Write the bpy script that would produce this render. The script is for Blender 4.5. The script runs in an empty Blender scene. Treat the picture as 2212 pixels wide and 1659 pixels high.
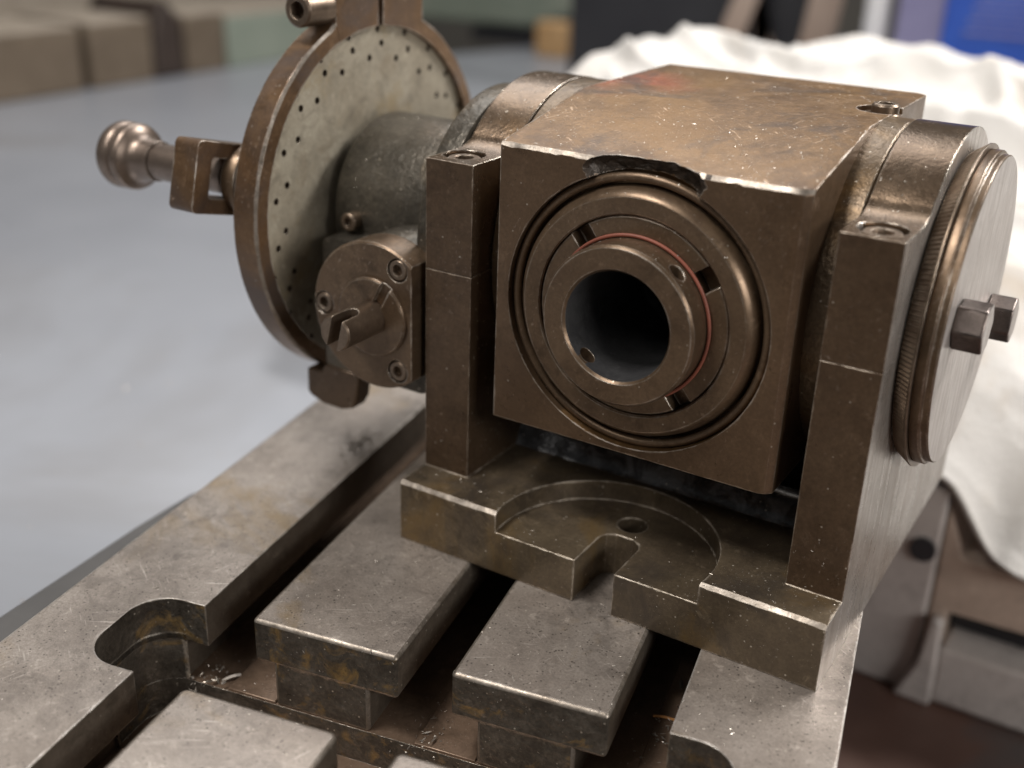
import bpy, bmesh, math, random
from mathutils import Vector, Matrix, noise
from math import radians as RAD, cos, sin, pi, sqrt, atan2

random.seed(7)
SC = bpy.context.scene
COL = SC.collection
MM = 0.001

# ------------------------------------------------------------------ camera
cam_d = bpy.data.cameras.new('camera')
cam = bpy.data.objects.new('camera', cam_d)
COL.objects.link(cam)
r0 = Vector((0.8509198, 0.52426306, 0.03292008))
r1 = Vector((0.23837845, -0.32954206, -0.91355227))
r2 = Vector((-0.46809316, 0.78520715, -0.40538688))
cam.matrix_world = Matrix(((r0.x, -r1.x, -r2.x, 0.22386023),
                           (r0.y, -r1.y, -r2.y, -0.2978734),
                           (r0.z, -r1.z, -r2.z, 0.22893231),
                           (0, 0, 0, 1)))
cam_d.sensor_width = 36.0
cam_d.lens = 2478.544 / 2212 * 36
cam_d.clip_start = 0.01
cam_d.clip_end = 50
cam_d.dof.use_dof = True
cam_d.dof.focus_distance = 0.372
cam_d.dof.aperture_fstop = 5.6
cam_d.dof.aperture_blades = 0
SC.camera = cam

# ------------------------------------------------------------------ world and lamps
w = bpy.data.worlds.new('World')
SC.world = w
w.use_nodes = True
bg = w.node_tree.nodes['Background']
bg.inputs[0].default_value = (0.95, 0.93, 0.91, 1)
bg.inputs[1].default_value = 0.10

def area(name, loc, target, sx, sy, power, col):
    d = bpy.data.lights.new(name, 'AREA')
    d.shape = 'RECTANGLE'
    d.size, d.size_y = sx, sy
    d.energy = power
    d.color = col
    o = bpy.data.objects.new(name, d)
    COL.objects.link(o)
    o.location = loc
    o.rotation_euler = (Vector(target) - Vector(loc)).to_track_quat('-Z', 'Y').to_euler()
    return o
area('tube_or_fill_lamp', (0.62, 0.95, 1.05), (0.05, 0.1, 0.08), 0.6, 0.18, 23, (1.0, 0.965, 0.935))
area('tube_or_fill_lamp', (-0.30, -0.40, 1.20), (0.05, 0.02, 0.0), 0.42, 0.14, 12, (1.0, 0.95, 0.90))
area('tube_or_fill_lamp', (-0.22, -0.86, 0.98), (0.10, 0.05, 0.1), 0.8, 0.14, 3.0, (1.0, 0.95, 0.90))
area('tube_or_fill_lamp', (1.30, -0.32, 0.52), (0.15, 0.2, 0.0), 0.7, 0.3, 9, (1.0, 0.96, 0.92))  # added low fill lamp, brightens right-hand faces and the stand panels
area('sheen_light', (-0.78, 1.20, 1.75), (-0.05, 0.1, 0.05), 1.3, 1.2, 22, (1.0, 0.975, 0.955))  # added soft panel giving upward metal faces their sheen, no real window

SC.view_settings.view_transform = 'Standard'
SC.view_settings.look = 'None'
SC.view_settings.exposure = 0.0
SC.view_settings.gamma = 1.0
SC.cycles.max_bounces = 6
SC.cycles.use_denoising = True

# ------------------------------------------------------------------ materials
class NT:
    def __init__(s, name):
        s.m = bpy.data.materials.new(name)
        s.m.use_nodes = True
        s.t = s.m.node_tree
        s.b = s.t.nodes['Principled BSDF']
        s.tc = s.n('ShaderNodeTexCoord').outputs['Object']
    def n(s, typ, **kw):
        nd = s.t.nodes.new(typ)
        for k, v in kw.items():
            setattr(nd, k, v)
        return nd
    def l(s, a, b):
        s.t.links.new(a, b)
    def put(s, sock, v):
        if hasattr(v, 'is_output'):
            s.l(v, sock)
        elif isinstance(v, (tuple, list)):
            sock.default_value = (*v, 1) if len(v) == 3 and sock.type == 'RGBA' else v
        else:
            sock.default_value = v
    def noise(s, scale, detail=4, rough=0.55, vec=None, dist=0):
        nd = s.n('ShaderNodeTexNoise')
        nd.inputs['Scale'].default_value = scale
        nd.inputs['Detail'].default_value = detail
        nd.inputs['Roughness'].default_value = rough
        nd.inputs['Distortion'].default_value = dist
        s.l(vec or s.tc, nd.inputs['Vector'])
        return nd.outputs['Fac']
    def voro(s, scale, feature='F1', out='Distance', vec=None):
        nd = s.n('ShaderNodeTexVoronoi', feature=feature)
        nd.inputs['Scale'].default_value = scale
        s.l(vec or s.tc, nd.inputs['Vector'])
        return nd.outputs[out]
    def mapped(s, scale, rot=(0, 0, 0), loc=(0, 0, 0), kind='POINT'):
        nd = s.n('ShaderNodeMapping', vector_type=kind)
        nd.inputs['Scale'].default_value = scale
        nd.inputs['Rotation'].default_value = rot
        nd.inputs['Location'].default_value = loc
        s.l(s.tc, nd.inputs['Vector'])
        return nd.outputs[0]
    def rng(s, v, a, b, c=0.0, d=1.0):
        nd = s.n('ShaderNodeMapRange')
        nd.clamp = True
        s.l(v, nd.inputs[0])
        for i, q in enumerate((a, b, c, d)):
            nd.inputs[i + 1].default_value = q
        return nd.outputs[0]
    def math(s, op, a, b=0.0):
        nd = s.n('ShaderNodeMath', operation=op)
        s.put(nd.inputs[0], a)
        s.put(nd.inputs[1], b)
        return nd.outputs[0]
    def mix(s, f, a, b):
        nd = s.n('ShaderNodeMix', data_type='RGBA')
        s.put(nd.inputs[0], f)
        s.put(nd.inputs[6], a)
        s.put(nd.inputs[7], b)
        return nd.outputs[2]

def metal(name, c1, c2, metallic=0.75, rough=0.38, rvar=0.15, scale=45, grain=900, grain_amt=0.15,
          bump=0.08, bump_scale=1200, stain=None, stain2=None, pits=None, wear=None, wear_r=0.6, wear_amt=1.0,
          scratch=0.0, specks=0.0, coat=0.0, brush=None, mott=0.5, tint=None):
    s = NT(name)
    n1 = s.noise(scale, 6, 0.6)
    col = s.mix(s.rng(n1, 0.32, 0.68), c1, c2)
    g = s.noise(grain, 3, 0.7)
    col = s.mix(s.math('MULTIPLY', s.rng(g, 0.35, 0.75), grain_amt), col, tuple(x * 0.35 for x in c1))
    if tint:
        pos, rad, tc = tint
        dv = s.n('ShaderNodeVectorMath', operation='DISTANCE')
        wv = s.n('ShaderNodeVectorMath', operation='ADD')
        nz = s.n('ShaderNodeTexNoise'); nz.inputs['Scale'].default_value = 60
        sc_ = s.n('ShaderNodeVectorMath', operation='SCALE'); sc_.inputs['Scale'].default_value = 0.03
        s.l(s.tc, nz.inputs['Vector']); s.l(nz.outputs['Color'], sc_.inputs[0])
        s.l(s.tc, wv.inputs[0]); s.l(sc_.outputs[0], wv.inputs[1])
        s.l(wv.outputs[0], dv.inputs[0]); dv.inputs[1].default_value = pos
        col = s.mix(s.rng(dv.outputs['Value'], rad, rad * 0.25, 0, 0.85), col, tc)
    dark = tuple(x * 0.38 for x in c1)
    if mott:
        mf = s.rng(s.noise(130, 9, 0.72, None, 0.8), 0.46, 0.66)
        mg = s.rng(s.noise(24, 5, 0.6, s.mapped((1, 1, 1), loc=(3, 1, 2))), 0.42, 0.62)
        col = s.mix(s.math('MULTIPLY', s.math('MULTIPLY', mf, s.math('ADD', s.math('MULTIPLY', mg, 0.75), 0.25)), mott), col, dark)
        lf = s.rng(s.noise(210, 8, 0.7, s.mapped((1, 1, 1), loc=(7, 4, 1)), 0.5), 0.58, 0.72)
        col = s.mix(s.math('MULTIPLY', lf, mott * 0.55), col, tuple(min(1.0, x * 1.9 + 0.03) for x in c2))
    for st, seed in ((stain, 0.3), (stain2, 5.1)):
        if st:
            sc, sccol, lo, amt = st
            v = s.mapped((1, 1, 1), loc=(seed, seed * 2, seed))
            f = s.rng(s.noise(sc, 7, 0.65, v, 0.6), lo, lo + 0.12)
            col = s.mix(s.math('MULTIPLY', f, amt), col, sccol)
    r = s.math('ADD', s.math('MULTIPLY', s.noise(scale * 2.3, 5, 0.6), rvar), rough - rvar * 0.5)
    r = s.math('ADD', r, s.math('MULTIPLY', s.math('SUBTRACT', s.noise(160, 6, 0.7), 0.5), rvar * 1.6))
    r = s.math('MAXIMUM', r, 0.12)
    h = s.math('ADD', s.noise(bump_scale, 3, 0.6), s.math('MULTIPLY', s.noise(bump_scale * 0.22, 5, 0.65), 1.2))
    if pits:
        psc, pamt, pcol = pits
        pv = s.rng(s.voro(psc), 0.10, 0.30)
        pr = s.rng(s.noise(psc * 0.33, 2), 0.46, 0.58)
        pf = s.math('MULTIPLY', s.math('SUBTRACT', 1.0, pv), pr)
        col = s.mix(s.math('MULTIPLY', pf, pamt), col, pcol)
    if scratch:
        for k, ang in enumerate((0.35, 1.1, 2.45)):
            v = s.mapped((1 / (26 + 14 * k), 1 / 1300, 1 / 500), rot=(0.2 * k, 0.15, ang), loc=(k, 0, 0), kind='TEXTURE')
            f = s.rng(s.noise(1.0, 2, 0.5, v), 0.64, 0.74)
            m = s.rng(s.noise(30 + 8 * k, 3, 0.5, s.mapped((1, 1, 1), loc=(2.0 * k, k, 1))), 0.52, 0.66)
            f = s.math('MULTIPLY', f, m)
            col = s.mix(s.math('MULTIPLY', f, scratch), col, tuple(min(1, x * 1.6 + 0.2) for x in c2))
    if brush:
        v = s.mapped(brush[0])
        f = s.noise(1.0, 4, 0.6, v)
        col = s.mix(s.math('MULTIPLY', s.rng(f, 0.45, 0.75), brush[1]), col, brush[2])
        r = s.math('ADD', r, s.math('MULTIPLY', s.rng(f, 0.3, 0.7), 0.15))
    if specks:
        vd = s.voro(420)
        vc = s.n('ShaderNodeSeparateColor')
        s.l(s.voro(420, out='Color'), vc.inputs[0])
        f = s.math('MULTIPLY', s.rng(vd, 0.16, 0.10), s.rng(vc.outputs[0], 0.86, 0.88))
        col = s.mix(s.math('MULTIPLY', f, specks), col, (0.55, 0.5, 0.42))
    nrm = None
    if wear:
        bv = s.n('ShaderNodeBevel', samples=6)
        s.l(s.math('MULTIPLY', s.rng(s.noise(120, 5, 0.7), 0.36, 0.68, 0.25, 2.4), wear_r * MM), bv.inputs['Radius'])
        geo = s.n('ShaderNodeNewGeometry')
        dt = s.n('ShaderNodeVectorMath', operation='DOT_PRODUCT')
        s.l(bv.outputs[0], dt.inputs[0])
        s.l(geo.outputs['Normal'], dt.inputs[1])
        e = s.rng(dt.outputs['Value'], 0.985, 0.80)
        e = s.math('MULTIPLY', e, s.rng(s.noise(150, 6, 0.75), 0.36, 0.58))
        e = s.math('MULTIPLY', e, wear_amt)
        col = s.mix(e, col, wear)
        nrm = bv.outputs[0]
    bp = s.n('ShaderNodeBump')
    bp.inputs['Strength'].default_value = bump
    bp.inputs['Distance'].default_value = 0.0004
    s.l(h, bp.inputs['Height'])
    if nrm is not None:
        s.l(nrm, bp.inputs['Normal'])
    s.l(bp.outputs[0], s.b.inputs['Normal'])
    s.put(s.b.inputs['Base Color'], col)
    s.put(s.b.inputs['Roughness'], r)
    s.b.inputs['Metallic'].default_value = metallic
    if coat:
        s.b.inputs['Coat Weight'].default_value = coat
        s.b.inputs['Coat Roughness'].default_value = 0.22
    return s.m

def plain(name, c1, c2, rough=0.6, scale=30, bump=0.1, bscale=300, metallic=0.0, stain=None):
    s = NT(name)
    col = s.mix(s.rng(s.noise(scale, 5, 0.6), 0.3, 0.7), c1, c2)
    if stain:
        col = s.mix(s.math('MULTIPLY', s.rng(s.noise(stain[0], 5, 0.6, None, 0.5), 0.55, 0.68), stain[2]), col, stain[1])
    s.put(s.b.inputs['Base Color'], col)
    s.b.inputs['Roughness'].default_value = rough
    s.b.inputs['Metallic'].default_value = metallic
    bp = s.n('ShaderNodeBump')
    bp.inputs['Strength'].default_value = bump
    bp.inputs['Distance'].default_value = 0.001
    s.l(s.noise(bscale, 4), bp.inputs['Height'])
    s.l(bp.outputs[0], s.b.inputs['Normal'])
    return s.m

WEAR = (0.62, 0.57, 0.50)
M = {}
M['brown'] = metal('oiled_brown_steel', (0.16, 0.098, 0.056), (0.23, 0.148, 0.088), 0.5, 0.36, 0.18, 40, 700, 0.35,
                   0.10, 900, stain=(22, (0.16, 0.095, 0.045), 0.52, 0.6), wear=WEAR, wear_r=0.7, specks=0.6, scratch=0.25)
M['block'] = metal('worn_brown_steel', (0.130, 0.072, 0.032), (0.250, 0.148, 0.066), 0.5, 0.40, 0.2, 38, 800, 0.45,
                   0.2, 1000, stain=(17, (0.235, 0.130, 0.045), 0.50, 0.5), stain2=(26, (0.075, 0.052, 0.038), 0.53, 0.8),
                   wear=(0.72, 0.68, 0.62), wear_r=0.8, specks=0.7, scratch=0.9, mott=0.65, tint=((0.05, 0.110, 0.176), 0.032, (0.30, 0.085, 0.04)))
M['base'] = metal('oiled_grey_brown_iron', (0.105, 0.079, 0.053), (0.175, 0.135, 0.088), 0.4, 0.34, 0.18, 45, 800, 0.45,
                  0.16, 1000, stain=(24, (0.185, 0.118, 0.045), 0.57, 0.65), stain2=(30, (0.06, 0.048, 0.038), 0.52, 0.75), wear=(0.66, 0.58, 0.48), wear_r=0.9, specks=0.8, mott=0.75)
M['edge'] = metal('worn_bright_edge', (0.24, 0.20, 0.16), (0.43, 0.385, 0.335), 0.65, 0.40, 0.2, 140, 900, 0.5, 0.25, 500, mott=0.9)
M['front'] = metal('smooth_brown_face', (0.118, 0.074, 0.043), (0.160, 0.103, 0.062), 0.5, 0.32, 0.18, 30, 800, 0.4,
                   0.08, 1000, stain2=(20, (0.08, 0.05, 0.032), 0.54, 0.5), wear=(0.6, 0.53, 0.45), wear_r=0.7, specks=0.5, scratch=0.3, mott=0.45)
M['lip_or_shade'] = plain('dark_grey_shade', (0.075, 0.073, 0.072), (0.11, 0.107, 0.104), 0.5, 20, 0.05)
M['post'] = metal('dark_brown_steel', (0.092, 0.058, 0.035), (0.132, 0.087, 0.053), 0.5, 0.33, 0.18, 40, 800, 0.45,
                  0.10, 1000, wear=(0.55, 0.47, 0.38), wear_r=0.6, specks=0.6, wear_amt=0.9, scratch=0.3)
M['ring'] = metal('bronzed_steel', (0.155, 0.090, 0.047), (0.235, 0.145, 0.080), 0.6, 0.34, 0.16, 30, 700, 0.35,
                  0.1, 900, stain=(14, (0.115, 0.088, 0.076), 0.5, 0.8), wear=(0.85, 0.80, 0.72), wear_r=0.7, specks=0.6, scratch=0.5, mott=0.65)
M['plate'] = metal('stained_nickel_plate', (0.29, 0.25, 0.185), (0.41, 0.37, 0.29), 0.3, 0.44, 0.14, 35, 700, 0.3,
                   0.06, 900, stain=(30, (0.28, 0.215, 0.12), 0.53, 0.75), stain2=(60, (0.22, 0.175, 0.12), 0.57, 0.65), scratch=0.25, mott=0.6)
M['cast'] = metal('grey_cast_iron', (0.080, 0.072, 0.058), (0.155, 0.138, 0.112), 0.6, 0.36, 0.2, 60, 900, 0.6,
                       1.0, 420, stain=(25, (0.14, 0.10, 0.055), 0.54, 0.5), specks=0.9, mott=0.8)
M['castbrown'] = metal('brown_cast_iron', (0.125, 0.088, 0.056), (0.20, 0.145, 0.092), 0.6, 0.36, 0.2, 50, 900, 0.5,
                       0.7, 480, stain=(25, (0.20, 0.115, 0.04), 0.52, 0.6), wear=WEAR, wear_r=0.6, specks=0.8, mott=0.7)
M['cap'] = metal('wet_brown_steel', (0.135, 0.092, 0.060), (0.20, 0.142, 0.095), 0.75, 0.25, 0.14, 40, 800, 0.35,
                 0.22, 800, stain=(22, (0.17, 0.10, 0.045), 0.54, 0.5), wear=WEAR, wear_r=0.7, specks=0.6)
M['bright'] = metal('brushed_bright_steel', (0.42, 0.385, 0.36), (0.52, 0.49, 0.465), 0.4, 0.34, 0.1, 30, 900, 0.15,
                    0.05, 900, brush=((400, 420, 40), 0.5, (0.28, 0.24, 0.21)), wear=(0.8, 0.77, 0.72), wear_r=0.5, mott=0.35)
M['side'] = metal('scraped_steel_side', (0.36, 0.325, 0.29), (0.52, 0.485, 0.45), 0.6, 0.24, 0.14, 45, 900, 0.2,
                  0.16, 500, brush=((220, 260, 14), 0.6, (0.22, 0.175, 0.135)), wear=(0.8, 0.77, 0.72), wear_r=0.7, mott=0.5)
M['handle'] = metal('polished_brown_steel', (0.20, 0.155, 0.125), (0.29, 0.23, 0.19), 0.8, 0.36, 0.12, 60, 900, 0.12, 0.04, 900,
                    wear=(0.8, 0.77, 0.72), wear_r=0.4)
M['screw'] = metal('dark_screw_steel', (0.17, 0.125, 0.09), (0.25, 0.19, 0.14), 0.8, 0.36, 0.1, 90, 900, 0.3, 0.05, 900,
                   wear=(0.62, 0.55, 0.46), wear_r=0.35)
M['bluescrew'] = metal('blackened_bolt_steel', (0.11, 0.09, 0.08), (0.2, 0.165, 0.15), 0.85, 0.30, 0.1, 90, 900, 0.3, 0.06, 900,
                       wear=(0.62, 0.57, 0.5), wear_r=0.5)
M['spindle'] = metal('brown_spindle_steel', (0.130, 0.085, 0.052), (0.188, 0.128, 0.080), 0.6, 0.34, 0.16, 40, 800, 0.35,
                     0.06, 900, stain2=(35, (0.085, 0.056, 0.037), 0.54, 0.6), wear=(0.70, 0.64, 0.56), wear_r=0.7, specks=0.5, scratch=0.35, mott=0.7)
M['bore'] = metal('grey_oiled_bore', (0.10, 0.10, 0.105), (0.17, 0.17, 0.172), 0.6, 0.36, 0.14, 50, 900, 0.3, 0.15, 900, mott=0.8)
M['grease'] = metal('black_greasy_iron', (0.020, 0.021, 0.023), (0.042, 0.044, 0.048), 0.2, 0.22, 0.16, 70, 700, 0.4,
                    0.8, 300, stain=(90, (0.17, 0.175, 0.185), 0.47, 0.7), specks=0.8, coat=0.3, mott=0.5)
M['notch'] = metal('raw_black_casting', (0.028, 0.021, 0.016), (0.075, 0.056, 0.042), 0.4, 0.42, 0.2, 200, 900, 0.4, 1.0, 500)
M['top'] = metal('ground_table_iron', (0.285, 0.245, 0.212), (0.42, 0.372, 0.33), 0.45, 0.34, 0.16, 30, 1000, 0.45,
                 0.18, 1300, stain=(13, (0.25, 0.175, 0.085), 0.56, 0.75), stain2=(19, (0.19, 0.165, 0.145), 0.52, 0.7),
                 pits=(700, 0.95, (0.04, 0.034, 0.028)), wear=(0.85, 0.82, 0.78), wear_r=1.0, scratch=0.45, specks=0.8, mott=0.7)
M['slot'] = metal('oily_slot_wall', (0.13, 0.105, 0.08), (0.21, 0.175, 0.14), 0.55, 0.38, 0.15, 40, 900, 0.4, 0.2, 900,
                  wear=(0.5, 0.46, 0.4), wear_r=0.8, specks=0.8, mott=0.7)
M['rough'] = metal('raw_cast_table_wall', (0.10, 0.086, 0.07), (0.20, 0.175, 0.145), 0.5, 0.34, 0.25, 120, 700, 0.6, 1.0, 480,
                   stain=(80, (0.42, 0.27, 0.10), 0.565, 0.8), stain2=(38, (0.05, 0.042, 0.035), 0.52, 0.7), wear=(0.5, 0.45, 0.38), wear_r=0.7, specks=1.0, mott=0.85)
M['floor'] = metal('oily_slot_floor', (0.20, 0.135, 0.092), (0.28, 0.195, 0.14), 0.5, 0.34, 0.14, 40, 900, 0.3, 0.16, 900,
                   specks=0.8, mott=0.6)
M['bench'] = plain('grey_bench_steel', (0.31, 0.325, 0.36), (0.40, 0.418, 0.455), 0.36, 3.0, 0.02, 40, 0.3, stain=(3.0, (0.275, 0.27, 0.275), 0.55))
M['cloth'] = plain('white_rag_cotton', (0.65, 0.635, 0.61), (0.56, 0.54, 0.51), 0.95, 12, 0.5, 420, 0, stain=(9, (0.45, 0.38, 0.30), 0.6))
M['red'] = plain('red_gasket_paint', (0.25, 0.075, 0.045), (0.16, 0.05, 0.032), 0.55, 90, 0.05)
M['redblock'] = None
M['wood'] = plain('brown_block_wood', (0.11, 0.082, 0.055), (0.16, 0.122, 0.085), 0.75, 14, 0.1)
M['woodtop'] = plain('pale_block_top', (0.28, 0.235, 0.185), (0.36, 0.31, 0.25), 0.8, 14, 0.1)
M['darkbrown'] = plain('dark_brown_leather', (0.030, 0.020, 0.015), (0.05, 0.033, 0.025), 0.6, 20, 0.1)
M['sage'] = plain('sage_green_paint', (0.20, 0.235, 0.19), (0.27, 0.30, 0.245), 0.5, 10, 0.05)
M['dark'] = plain('black_paint', (0.018, 0.018, 0.022), (0.03, 0.03, 0.034), 0.5, 10, 0.05)
M['tan'] = plain('tan_card', (0.32, 0.24, 0.19), (0.40, 0.31, 0.25), 0.8, 15, 0.05)
M['orange'] = plain('orange_tan_card', (0.44, 0.26, 0.11), (0.52, 0.33, 0.16), 0.8, 15, 0.05)
M['white'] = plain('white_plastic', (0.74, 0.74, 0.76), (0.8, 0.8, 0.8), 0.4, 10, 0.02)
M['blue'] = plain('blue_carton', (0.02, 0.075, 0.42), (0.03, 0.11, 0.52), 0.5, 20, 0.02)
M['lilac'] = plain('pale_carton_edge', (0.20, 0.19, 0.34), (0.27, 0.26, 0.42), 0.6, 20, 0.02)
M['wall'] = plain('dim_shop_wall', (0.24, 0.225, 0.20), (0.30, 0.28, 0.25), 0.9, 2, 0.05)
M['panel'] = metal('grey_machine_panel', (0.50, 0.46, 0.44), (0.60, 0.56, 0.53), 0.1, 0.36, 0.1, 12, 300, 0.1, 0.03, 300)
M['tanpanel'] = metal('tan_machine_panel', (0.48, 0.38, 0.31), (0.58, 0.47, 0.39), 0.1, 0.45, 0.1, 12, 300, 0.1, 0.03, 300)
M['maroon'] = plain('maroon_oxide_paint', (0.075, 0.040, 0.031), (0.13, 0.075, 0.058), 0.45, 12, 0.05, stain=(9, (0.06, 0.056, 0.056), 0.8))
M['chip'] = metal('bright_swarf', (0.36, 0.32, 0.27), (0.66, 0.61, 0.55), 0.8, 0.38, 0.2, 300, 900, 0.1, 0.0, 900)
M['dullchip'] = metal('dull_swarf', (0.2, 0.17, 0.14), (0.45, 0.40, 0.35), 0.6, 0.4, 0.2, 300, 900, 0.1, 0.0, 900)
M['splinter'] = plain('orange_wood_splinter', (0.5, 0.22, 0.07), (0.6, 0.3, 0.1), 0.7, 200, 0.1)

# ------------------------------------------------------------------ mesh helpers (all in millimetres)
def P(axis, a, b, h):
    return {'x': (h, a, b), 'y': (a, h, b), 'z': (a, b, h)}[axis]

def prism(bm, pts, axis, h0, h1):
    lo = [bm.verts.new(P(axis, a, b, h0)) for a, b in pts]
    hi = [bm.verts.new(P(axis, a, b, h1)) for a, b in pts]
    n = len(pts)
    fs = [bm.faces.new(lo), bm.faces.new(hi)]
    for i in range(n):
        j = (i + 1) % n
        fs.append(bm.faces.new((lo[i], lo[j], hi[j], hi[i])))
    return fs

def box(bm, x0, x1, y0, y1, z0, z1):
    return prism(bm, [(x0, y0), (x1, y0), (x1, y1), (x0, y1)], 'z', z0, z1)

def lathe(bm, prof, axis, c, seg=96, closed=False):
    """prof: list of (radius, position along axis); c: the two centre coordinates"""
    rings = []
    for r, h in prof:
        if r > 1e-6:                       # a radius of 0 at either end only means: close with a flat cap
            rings.append([bm.verts.new(P(axis, c[0] + r * cos(2 * pi * k / seg), c[1] + r * sin(2 * pi * k / seg), h)) for k in range(seg)])
    pairs = list(zip(rings, rings[1:]))
    if prof[0][0] < 1e-6:
        bm.faces.new(rings[0])
    if prof[-1][0] < 1e-6:
        bm.faces.new(rings[-1])
    if closed:
        pairs.append((rings[-1], rings[0]))
    for a, b in pairs:
        for k in range(seg):
            j = (k + 1) % seg
            bm.faces.new((a[k], a[j], b[j], b[k]))

def cyl(bm, axis, c, r, h0, h1, seg=48):
    lathe(bm, [(0, h0), (r, h0), (r, h1), (0, h1)], axis, c, seg)

def rrect(u0, u1, v0, v1, r, seg=8):
    pts = []
    for cx, cy, a in ((u1 - r, v1 - r, 0), (u0 + r, v1 - r, 90), (u0 + r, v0 + r, 180), (u1 - r, v0 + r, 270)):
        for k in range(seg + 1):
            t = RAD(a + 90 * k / seg)
            pts.append((cx + r * cos(t), cy + r * sin(t)))
    return pts

def loft(bm, slices):
    sec = [[bm.verts.new(p) for p in sl] for sl in slices]
    n = len(sec[0])
    for a, b in zip(sec, sec[1:]):
        for k in range(n):
            j = (k + 1) % n
            bm.faces.new((a[k], a[j], b[j], b[k]))
    bm.faces.new(sec[0]); bm.faces.new(sec[-1])

def jag(x, seed, amp=1.0):
    return amp * (0.6 * noise.noise(Vector((x * 0.09, seed, 0))) + 0.55 * noise.noise(Vector((x * 0.35, seed, 5))) + 0.3 * noise.noise(Vector((x * 0.9, seed, 9))))

def new(): return bmesh.new()

def to_mesh(name, bm):
    bmesh.ops.recalc_face_normals(bm, faces=bm.faces)
    bmesh.ops.scale(bm, vec=(MM, MM, MM), verts=bm.verts)
    me = bpy.data.meshes.new(name)
    bm.to_mesh(me)
    bm.free()
    return me

def cut(bm, cutters, union=()):
    """solid minus cutters, done now, leaving a plain mesh"""
    tmp = [bpy.data.objects.new('tmp', to_mesh('tmp', bm))]
    COL.objects.link(tmp[0])
    for k, c in enumerate(list(cutters) + list(union)):
        o = bpy.data.objects.new('tmp', to_mesh('tmp', c))
        COL.objects.link(o)
        tmp.append(o)
        md = tmp[0].modifiers.new('b', 'BOOLEAN')
        md.operation = 'DIFFERENCE' if k < len(cutters) else 'UNION'
        md.solver = 'EXACT'
        md.object = o
    dg = bpy.context.evaluated_depsgraph_get()
    me = bpy.data.meshes.new_from_object(tmp[0].evaluated_get(dg))
    for o in tmp:
        d = o.data
        bpy.data.objects.remove(o)
        bpy.data.meshes.remove(d)
    return me

def obj(name, me, mats, parent=None, bevel=0, seg=2, angle=32, loc=None):
    if isinstance(me, bmesh.types.BMesh):
        me = to_mesh(name, me)
    me.name = name
    o = bpy.data.objects.new(name, me)
    COL.objects.link(o)
    me.materials.clear()
    for m in (mats if isinstance(mats, (list, tuple)) else [mats]):
        me.materials.append(m)
    me.polygons.foreach_set('use_smooth', [True] * len(me.polygons))
    me.set_sharp_from_angle(angle=RAD(angle))
    if parent:
        o.parent = parent
    if bevel:
        md = o.modifiers.new('bevel', 'BEVEL')
        md.width = bevel * MM
        md.segments = seg
        md.limit_method = 'ANGLE'
        md.angle_limit = RAD(40)
        md.use_clamp_overlap = True
        md.harden_normals = False
    return o

def thing(name, label, cat, loc=(0, 0, 0), rotz=0, group=None):
    o = bpy.data.objects.new(name, None)
    COL.objects.link(o)
    o.location = [v * MM for v in loc]
    o.rotation_euler = (0, 0, rotz)
    o.empty_display_size = 0.02
    o['label'] = label
    o['category'] = cat
    if group:
        o['group'] = group
    return o

def tag(o, label=None, cat=None, group=None, kind=None):
    for k, v in (('label', label), ('category', cat), ('group', group), ('kind', kind)):
        if v:
            o[k] = v
    return o

def socket_screw(bm, c, d, r, H, af, depth, seg=24, ch=0.5):
    """cap screw: head base at c, pointing along d, with a hexagon recess"""
    q = Vector((0, 0, 1)).rotation_difference(Vector(d))
    rot = q.to_matrix()
    def ring(rad, h, hexa=False):
        out = []
        for k in range(seg):
            a = 2 * pi * k / seg
            rr = rad
            if hexa:
                rr = rad / cos(((a + pi / 6) % (pi / 3)) - pi / 6)
            out.append(bm.verts.new(Vector(c) + rot @ Vector((rr * cos(a), rr * sin(a), h))))
        return out
    rs = [ring(r, 0), ring(r, H - ch), ring(r - ch, H), ring(af / 2 * 1.12, H, False), ring(af / 2, H - 0.4, True), ring(af / 2, H - depth, True)]
    for a, b in zip(rs, rs[1:]):
        for k in range(seg):
            j = (k + 1) % seg
            bm.faces.new((a[k], a[j], b[j], b[k]))
    bm.faces.new(rs[-1])
    bm.faces.new(rs[0])

def rough_up(me, amp, scale, seed=0.0, keep=None):
    for v in me.vertices:
        p = v.co / MM
        if keep and not keep(p):
            continue
        nv = noise.noise_vector(p * scale + Vector((seed, seed, seed)))
        v.co += nv * amp * MM

# ------------------------------------------------------------------ milling machine table (its own frame, turned about z)
TH = 0.190
table = thing('milling_table', 'worn grey T-slotted machine table carrying the dividing head', 'machine table', (0, 0, 0), TH)
V0, V1, VN, VF = -66.3, -104.0, -300.0, 520.0
UL, UR = -62.6, 141.0

def left_plan(ue):
    R = 13.0
    pts = [(-88.9, VN), (ue, VN), (ue, V1)]
    c = (UL + R, V1 + R)
    pts += [(c[0] + R * cos(RAD(a)), c[1] + R * sin(RAD(a))) for a in range(270, 179, -9)]
    c = (UL + R, V0 - R)
    pts += [(c[0] + R * cos(RAD(a)), c[1] + R * sin(RAD(a))) for a in range(180, 89, -9)]
    pts += [(ue, V0), (ue, VF), (-88.9, VF)]
    return pts
def right_plan(ue):
    return [(78.1 - u + 0.0, v) for u, v in left_plan(78.1 - ue)] if False else [(167.0 if abs(u + 88.9) < 1e-6 else 78.4 - u, v) for u, v in left_plan(78.4 - ue)]

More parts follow.
